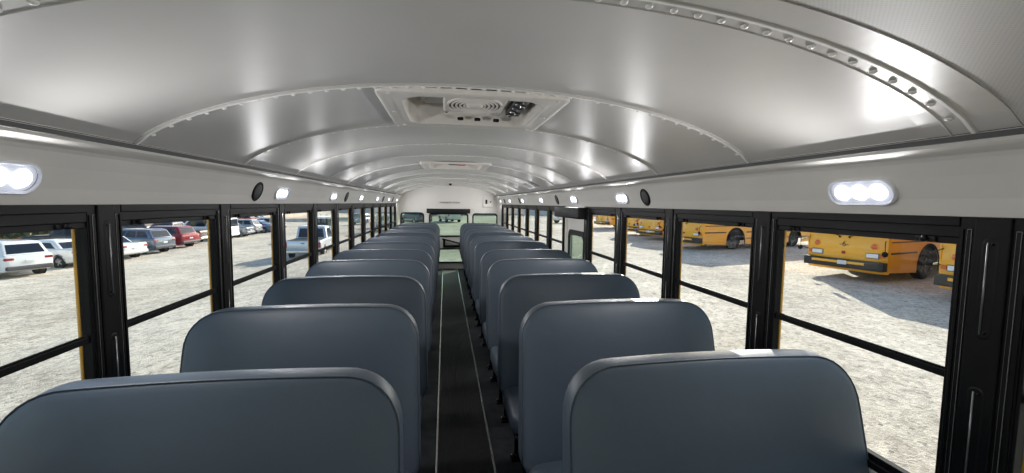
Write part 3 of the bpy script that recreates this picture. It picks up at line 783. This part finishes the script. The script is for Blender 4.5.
    if kind == 'pickup':
        q = MB(); q.box((-w2*.86, .10, 1.0), (w2*.86, 1.95, 1.146), M_ARCH, .01); q.build('cargo_bed', parent=t)
        q = MB(); q.box((-.09, -.012, .95), (.09, .05, 1.01), M_BUMP, .01); q.build('tailgate_handle', parent=t)
    R_ = .39 if kind == 'pickup' else .35 if kind != 'sedan' else .33
    for yy_ in (.95 if kind != 'pickup' else 1.15, L-.95):
        for sg in (-1, 1):
            q = MB(); q.lathe([(R_+.07, 0), (R_+.07, .012), (.0001, .012)], basis((0, 1, 0), (0, 0, 1), (sg, 0, 0), (sg*(w2-.012), yy_, R_+.01)), M_ARCH, 24); q.build('wheel_arch', parent=t)
            wheel_mb(t, sg*(w2-.20), yy_, R_, .215, sg, M_HUB)
    return t
WHT = paint('white', (.80, .80, .78)); SIL = paint('silver', (.45, .47, .49), .5); GRY = paint('blue_grey', (.16, .19, .24), .5)
RED = paint('red', (.30, .012, .02), .2); BRN = paint('taupe', (.12, .10, .10), .4); BLK = paint('black', (.02, .022, .026), .2); BLU = paint('blue', (.03, .10, .26), .3)
# row along the left of the lot: tails towards the bus (+x), noses towards -x
def lot(kind, y, x, pm, label, cat, **kw):
    # local +y (nose) -> world -x : rotate +90 deg
    return car(kind, label, cat, (x, y, gz(x-2.0)), PI/2+kw.pop('dr', 0), pm, **kw)
lot('suv', 23.0, -19.3, WHT, 'white suv with a dark rear window, leftmost in the near row of parked cars', 'car', dr=-.36)
lot('sedan', 26.6, -19.3, WHT, 'white sedan parked right beside the leftmost white suv', 'car', dr=-.25)
lot('sedan', 29.4, -19.0, paint('pearl', (.70, .70, .68)), 'white sedan half hidden left of the blue-grey suv', 'car', dr=-.2)
lot('suv', 32.6, -19.2, GRY, 'blue-grey suv parked between a white sedan and the red car', 'car', dr=-.2)
lot('suv', 36.4, -19.6, RED, 'red suv parked right of the blue-grey suv', 'car', L=4.5, dr=-.2)
lot('pickup', 40.3, -20.5, BRN, 'taupe pickup with a tall cabin behind the red suv', 'pickup truck', L=5.5, W=1.95)
lot('van', 44.3, -20.0, WHT, 'white van parked right of the taupe pickup', 'van', L=4.9, W=1.9)
lot('sedan', 47.4, -19.9, GRY, 'blue-grey sedan right of the white van', 'car')
lot('suv', 50.7, -20.4, SIL, 'silver suv in the far part of the left row', 'car')
lot('sedan', 53.6, -19.8, BLU, 'dark blue sedan in the far part of the left row', 'car')
lot('suv', 56.8, -20.0, WHT, 'white suv at the far end of the left row', 'car')
# second row further back
car('pickup', 'dark pickup seen from its side in the back row before the brick wall', 'pickup truck', (-25.6, 38.6, gz(-25)), 2.23, BLK, L=5.5, W=1.95)
lot('sedan', 43.8, -30, BLU, 'blue car in the back row beside the dark pickup', 'car')
lot('suv', 48.3, -29.5, BLK, 'black suv in the back row above the white sedan', 'car')
lot('suv', 53, -29.5, BLU, 'blue suv in the back row above the blue-grey suv', 'car')
lot('suv', 58, -29, BLK, 'black suv in the back row above the red suv', 'car')
lot('van', 64.5, -29, SIL, 'silver van in the back row behind the taupe pickup', 'van', L=4.9)
lot('suv', 70.5, -29, RED, 'red suv in the back row behind the far cars', 'car')
lot('sedan', 76, -29, WHT, 'white car in the back row behind the far cars', 'car')
# vehicles near the rear left of the bus, tail to us
car('pickup', 'silver pickup with its tailgate towards the bus, alone on the gravel', 'pickup truck', (-8.35, 26.4, gz(-9.6)), .06, paint('pale_silver', (.60, .64, .70), .3), L=5.6, W=1.98)
car('van', 'white van standing beyond the silver pickup', 'van', (-11.0, 41.0, gz(-11)), .2, WHT, L=5.2, W=2.0)
car('suv', 'blue suv beyond the white van near the rear of the bus', 'car', (-13.6, 68.5, gz(-13.6)), -.3, BLU)
car('suv', 'silver suv far behind the bus on the left', 'car', (-6.6, 47.5, gz(-6.6)), .3, SIL)
car('sedan', 'white sedan far behind the bus on the left', 'car', (-6.2, 57.5, gz(-6.2)), .9, WHT)
car('suv', 'dark suv seen through the rear door window', 'car', (-2.2, 48.0, gz(0)), .6, GRY)
car('van', 'white van seen through the rear door window', 'van', (1.2, 55.0, gz(0)), .3, WHT)

# brick building and hedge on the left
M_BRICK = mat('red_brick', (.45, .2, .13), .85)
def brick():
    t, N, L, b = nodes(M_BRICK)
    tc = N.new('ShaderNodeTexCoord'); mp = N.new('ShaderNodeMapping'); mp.inputs['Rotation'].default_value = (PI/2, 0, PI/2)
    L.new(tc.outputs['Object'], mp.inputs[0])
    br = N.new('ShaderNodeTexBrick'); br.inputs['Scale'].default_value = 4; br.inputs['Color1'].default_value = (.50, .20, .13, 1); br.inputs['Color2'].default_value = (.40, .15, .10, 1)
    br.inputs['Mortar'].default_value = (.5, .42, .36, 1); br.inputs['Mortar Size'].default_value = .012
    L.new(mp.outputs[0], br.inputs[0]); L.new(br.outputs[0], b.inputs['Base Color'])
brick()
bl = empty('brick_building', (-36, 79, -2.3)); tag(bl, 'long low red brick building behind the parked cars', 'building')
q = MB(); q.box((-12, -36, 0), (0, 45, 5.0), M_BRICK); q.build('wall', parent=bl)
q = MB(); q.box((-12.4, -36.4, 5.0), (.4, 45.4, 5.4), M_WHITE, .05); q.build('roof', parent=bl)
for i in range(9):
    q = MB(); yy = -30+8.5*i; q.box((-.02, yy, 1.2), (.06, yy+3.2, 3.2), M_DGLASS, .01)
    q.box((-.01, yy-.12, 1.08), (.05, yy+3.32, 1.2), M_WHITE, .01); q.box((-.01, yy-.12, 3.2), (.05, yy+3.32, 3.32), M_WHITE, .01)
    q.box((-.01, yy-.12, 1.2), (.08, yy, 3.2), M_WHITE, .01); q.box((-.01, yy+3.2, 1.2), (.08, yy+3.32, 3.2), M_WHITE, .01); q.build('window', parent=bl)
# rear building
M_TANW = noise_col(mat('pale_metal_siding', (.55, .52, .46), .6), 2, (.52, .49, .43), (.58, .55, .49))
bl = empty('workshop_building', (8, 95, GZ)); tag(bl, 'long pale workshop building far behind the bus', 'building')
q = MB(); q.box((-32, 0, 0), (32, 16, 5.5), M_TANW); q.build('wall', parent=bl)
q = MB(); q.loft([[(-32.5, -.5, 5.5), (-32.5, 8, 8), (-32.5, 16.5, 5.5)], [(32.5, -.5, 5.5), (32.5, 8, 8), (32.5, 16.5, 5.5)]], M_BUMP, False); q.build('roof', parent=bl)
for i in range(6):
    q = MB(); q.box((-27+9.5*i, -.06, 0), (-22.6+9.5*i, .02, 4.2), M_WHITE, .01); q.build('garage_door', parent=bl)
M_LEAF = noise_col(mat('hedge_leaves', (.1, .13, .05), .8), 6, (.05, .07, .03), (.20, .21, .12))
M_BARK = mat('bark', (.12, .09, .07), .9)
def bush(x, y, r, label):
    t = empty('hedge_bush', (x, y, gz(x)-.05)); tag(t, label, 'bush', 'bushes left of the parked cars')
    q = MB(); rn = random.Random(int(x*10+y*7))
    for i in range(900):
        th = rn.random()*2*PI; ph = math.acos(rn.uniform(-.3, 1)); rr = r*(.6+.45*rn.random())
        c_ = Vector((math.cos(th)*math.sin(ph)*rr, math.sin(th)*math.sin(ph)*rr, r*.95+math.cos(ph)*rr*.9))
        a_ = Vector((rn.uniform(-1, 1), rn.uniform(-1, 1), rn.uniform(-1, 1))).normalized()*.16*r
        b_ = a_.cross(Vector((rn.uniform(-1, 1), rn.uniform(-1, 1), rn.uniform(-1, 1)))).normalized()*.10*r
        q.face([c_-a_, c_+b_, c_+a_, c_-b_])
    q.build('foliage', M_LEAF, t, wn=False)
    q = MB()
    for k in range(5): a_ = 2*PI*k/5; q.tube([(0, 0, 0), (.2*r*math.cos(a_), .2*r*math.sin(a_), .6*r), (.6*r*math.cos(a_), .6*r*math.sin(a_), 1.3*r)], [.07*r, .05*r, .02*r], M_BARK, 6)
    q.build('stem', parent=t)
for i, (x, y, r) in enumerate(((-33, 31.6, 1.15), (-33.3, 34.7, 1.05), (-33, 37.8, 1.15), (-33.4, 40.8, 1.1))):
    bush(x, y, r, ['grey-green bush behind the parked cars, far left', 'grey-green bush second from the left behind the parked cars', 'grey-green bush third from the left behind the parked cars', 'grey-green bush nearest the brick wall behind the parked cars'][i])

# ---------------------------------------------------------------- yellow flat-nosed buses on the right
M_BGLASS = mat('dark_bus_glass', (.03, .035, .045), .06, coat=.5)
def big_bus(loc, rz, label, number=None):
    """front at local y=0 facing -y, body towards +y, x across"""
    t = empty('school_bus', loc, rz); tag(t, label, 'bus', 'yellow buses parked on the right')
    Lb = 10.8; hw = 1.22
    ARCH = [(2.75, .76), (8.2, .62)]
    for sg in (-1, 1):
        out = [(.12, .38)]
        for yc_, r_ in ARCH:
            out += [(yc_-r_, .30)] + [(yc_-r_*math.cos(PI*i/14), .50+r_*1.02*math.sin(PI*i/14)) for i in range(15)] + [(yc_+r_, .30)]
        out += [(Lb, .38), (Lb, 2.55), (.22, 2.55), (.05, 1.40)]
        wins = [rrect(.55, 1.55, 1.25, 2.25, .05, 3)] + [rrect(1.6+.86*i, 1.62, 2.32+.86*i, 2.30, .05, 3) for i in range(10)]
        side = plate('side_panel', [out]+wins, .03, M_YEL, YZ(sg*hw), t)
        gl = MB()
        gl.box((sg*(hw-.03), .5, 1.5), (sg*(hw-.015), Lb-.2, 2.35), M_BGLASS); gl.build('side_glass', parent=t)
        for z_, h_ in ((1.36, .045), (.98, .06), (.62, .05)):
            q = MB()
            q.box((sg*(hw+.015), 3.65 if z_ < 1.1 else .9, z_), (sg*(hw+.032), Lb-.1, z_+h_), M_CHAN, .006)
            if z_ > .9: q.box((sg*(hw+.015), .25, z_), (sg*(hw+.032), 1.9 if z_ < 1.1 else .9, z_+h_), M_CHAN, .006)
            q.build('rub_rail', parent=t)
        for yc_, r_ in ARCH:
            q = MB(); pts = [(sg*(hw+.018), yc_-r_*math.cos(PI*i/16), .50+r_*1.02*math.sin(PI*i/16)) for i in range(17)]
            q.tube([(sg*(hw+.018), yc_-r_, .30)]+pts+[(sg*(hw+.018), yc_+r_, .30)], .022, M_BRUB, 6); q.build('wheel_arch_lip', parent=t)
            wheel_mb(t, sg*(hw-.33), yc_, .49, .27, sg, mat('black_steel_hub', (.05, .05, .055), .5, .3))
    # underbody
    q = MB(); q.box((-hw+.35, .6, .5), (hw-.35, Lb-.2, .9), M_ARCH); q.box((-hw+.02, .3, .9), (hw-.02, Lb-.03, 1.05), M_ARCH); q.build('chassis', parent=t)
    for yc_, r_ in ARCH:
        q = MB(); q.box((-hw+.06, yc_-r_-.04, 1.0), (hw-.06, yc_+r_+.04, 1.48), M_ARCH); q.box((-hw+.5, yc_-r_-.04, .5), (hw-.5, yc_+r_+.04, 1.0), M_ARCH)
        q.build('wheel_well', parent=t)
    # roof
    q = MB(); rings = []
    for y_, k_, dz in ((0.06, .88, -.16), (.16, .96, -.05), (.5, 1, 0), (Lb-.3, 1, 0), (Lb-.05, .96, -.05), (Lb, .9, -.15)):
        rg = [(hw*k_, y_, 2.50), (hw*k_, y_, 2.62+dz*.3)] + [(hw*k_*math.cos(PI*i/14)**1 if True else 0, y_, 2.62+(.50+dz)*math.sin(PI*i/14)**.7) for i in range(1, 14)] + [(-hw*k_, y_, 2.62+dz*.3), (-hw*k_, y_, 2.50)]
        rings.append(rg)
    q.loft(rings, M_YEL, True); q.build('roof', parent=t, auto=50)
    # front: slightly curved nose panel with windscreen opening
    fr = MB(); prof = [(.32, .06), (.42, .0), (1.0, -.02), (1.45, .0), (1.60, .06)]
    rings = []
    for z_, y_ in prof:
        rings.append([(x, y_+.10*(abs(x)/hw)**4+.0, z_) for x in [hw*(-1+2*i/16) for i in range(17)]] + [(x, y_+.22, z_) for x in [hw*(1-2*i/16) for i in range(17)]])
    fr.loft(rings, M_YEL, True); fr.build('nose_panel', parent=t, auto=50)
    ws = plate('windscreen_frame', [[(-hw, 1.50), (hw, 1.50), (hw, 2.62), (-hw, 2.62)], rrect(-1.10, 1.62, -.03, 2.40, .08, 4), rrect(.03, 1.62, 1.10, 2.40, .08, 4)], .05, M_YEL, XZ(.10), t)
    gl = MB(); gl.box((-1.14, .115, 1.58), (1.14, .125, 2.44), M_BGLASS); gl.build('windscreen', parent=t)
    cap = MB(); cap.box((-hw+.02, .02, 2.50), (hw-.02, .30, 2.95), M_YEL, .1, seg=3); cp = cap.build('front_cap', parent=t, auto=50)
    for sg in (-1, 1):
        q = MB(); q.lathe([(.10, 0), (.095, .03), (.0001, .035)], basis((1, 0, 0), (0, 0, 1), (0, -1, 0), (sg*.92, .03, 2.74)), M_AMB, 18); q.build('warning_lamp', parent=t)
        q = MB(); q.lathe([(.118, 0), (.118, .015), (.095, .018)], basis((1, 0, 0), (0, 0, 1), (0, -1, 0), (sg*.88, .018, 1.22)), M_YEL, 18)
        q.lathe([(.094, .005), (.085, .035), (.0001, .042)], basis((1, 0, 0), (0, 0, 1), (0, -1, 0), (sg*.88, .02, 1.22)), M_AMB, 18); q.build('turn_signal', parent=t)
        q = MB(); q.box((sg*.68, -.035, .84), (sg*1.02, .04, .98), M_HEAD, .02); q.box((sg*.66, -.03, .82), (sg*1.04, .03, 1.0), M_BUMP, .02); hl = q.build('headlamp', parent=t)
        q = MB(); q.box((sg*1.05, .0, .86), (sg*1.18, .08, .97), M_AMB, .02); q.build('side_marker', parent=t)
        q = MB(); q.tube([(sg*.12, -.02, 1.50), (sg*.45, -.03, 1.62), (sg*.85, .03, 1.78)], .014, M_BRUB, 6); q.tube([(sg*.15, -.005, 1.47), (sg*.15, -.03, 1.50)], .03, M_BRUB, 8); q.build('wiper', parent=t)
        q = MB(); q.tube([(sg*1.16, .05, 1.42), (sg*1.30, -.28, 1.30), (sg*1.32, -.30, 1.05), (sg*1.18, .02, .98)], .013, M_BRUB, 6)
        q.tube([(sg*1.2, .08, 2.35), (sg*1.42, -.12, 2.2), (sg*1.42, -.12, 1.75)], .015, M_BRUB, 6)
        q.box((sg*1.33, -.15, 1.72), (sg*1.53, -.09, 2.12), M_BRUB, .02)
        q.lathe([(.0001, 0), (.07, .01), (.09, .04), (.07, .07), (.0001, .075)], basis((1, 0, 0), (0, 0, 1), (0, -1, 0), (sg*1.31, -.25, 1.02)), M_BRUB, 12); q.build('mirror', parent=t)
    q = MB(); q.box((-hw-.02, -.16, .42), (hw+.02, .10, .72), M_CHAN, .03, seg=3); q.build('front_bumper', parent=t)
    q = MB(); q.box((-.95, -.168, .575), (.70, -.155, .66), M_YEL, .004); q.build('bumper_stripe', parent=t)
    q = MB(); q.box((-.10, -.178, .54), (.18, -.168, .68), M_PLATE, .003); q.build('licence_plate', parent=t)
    q = MB(); q.box((-.06, -.035, .90), (.06, -.015, 1.0), M_TAIL, .012); q.build('badge', parent=t)
    if number: text_mesh('fleet_number', number, .26, XZ(-.024) @ Matrix.Translation((0, 1.24, 0)), M_CHAN, t, .003)
    q = MB(); q.box((-hw+.01, Lb-.03, .4), (hw-.01, Lb, 2.6), M_YEL, .01); q.build('rear_panel', parent=t)
    q = MB(); q.box((-hw, Lb, .45), (hw, Lb+.14, .72), M_CHAN, .03); q.build('rear_bumper', parent=t)
    return t
RZ = -math.radians(74.3)
big_bus((13.70, 12.78, GZ), RZ, 'yellow flat-nosed bus numbered 6 parked facing the right windows', '-6-')
big_bus((13.62, 8.42, GZ), RZ, 'yellow bus at the right edge, headlamp just showing beside the bus numbered 6')
big_bus((14.15, 4.0, GZ), RZ, 'yellow bus beyond the near right window pillar, closest to the camera side')
big_bus((13.55, 22.6, GZ), RZ, 'yellow bus with its front wheel arch showing, second group from the bus numbered 6')
big_bus((14.6, 28.9, GZ), RZ, 'yellow bus framed by the window left of the wheel arch bus')
big_bus((15.0, 33.2, GZ), RZ, 'yellow bus further back, behind the others toward the rear')
big_bus((16.6, 43.6, GZ), RZ, 'smallest looking yellow bus, farthest along the right row')
car('pickup', 'white pickup at the far end beyond the yellow buses', 'pickup truck', (14.0, 54.0, gz(0)), -1.2, WHT, L=5.6, W=1.98)
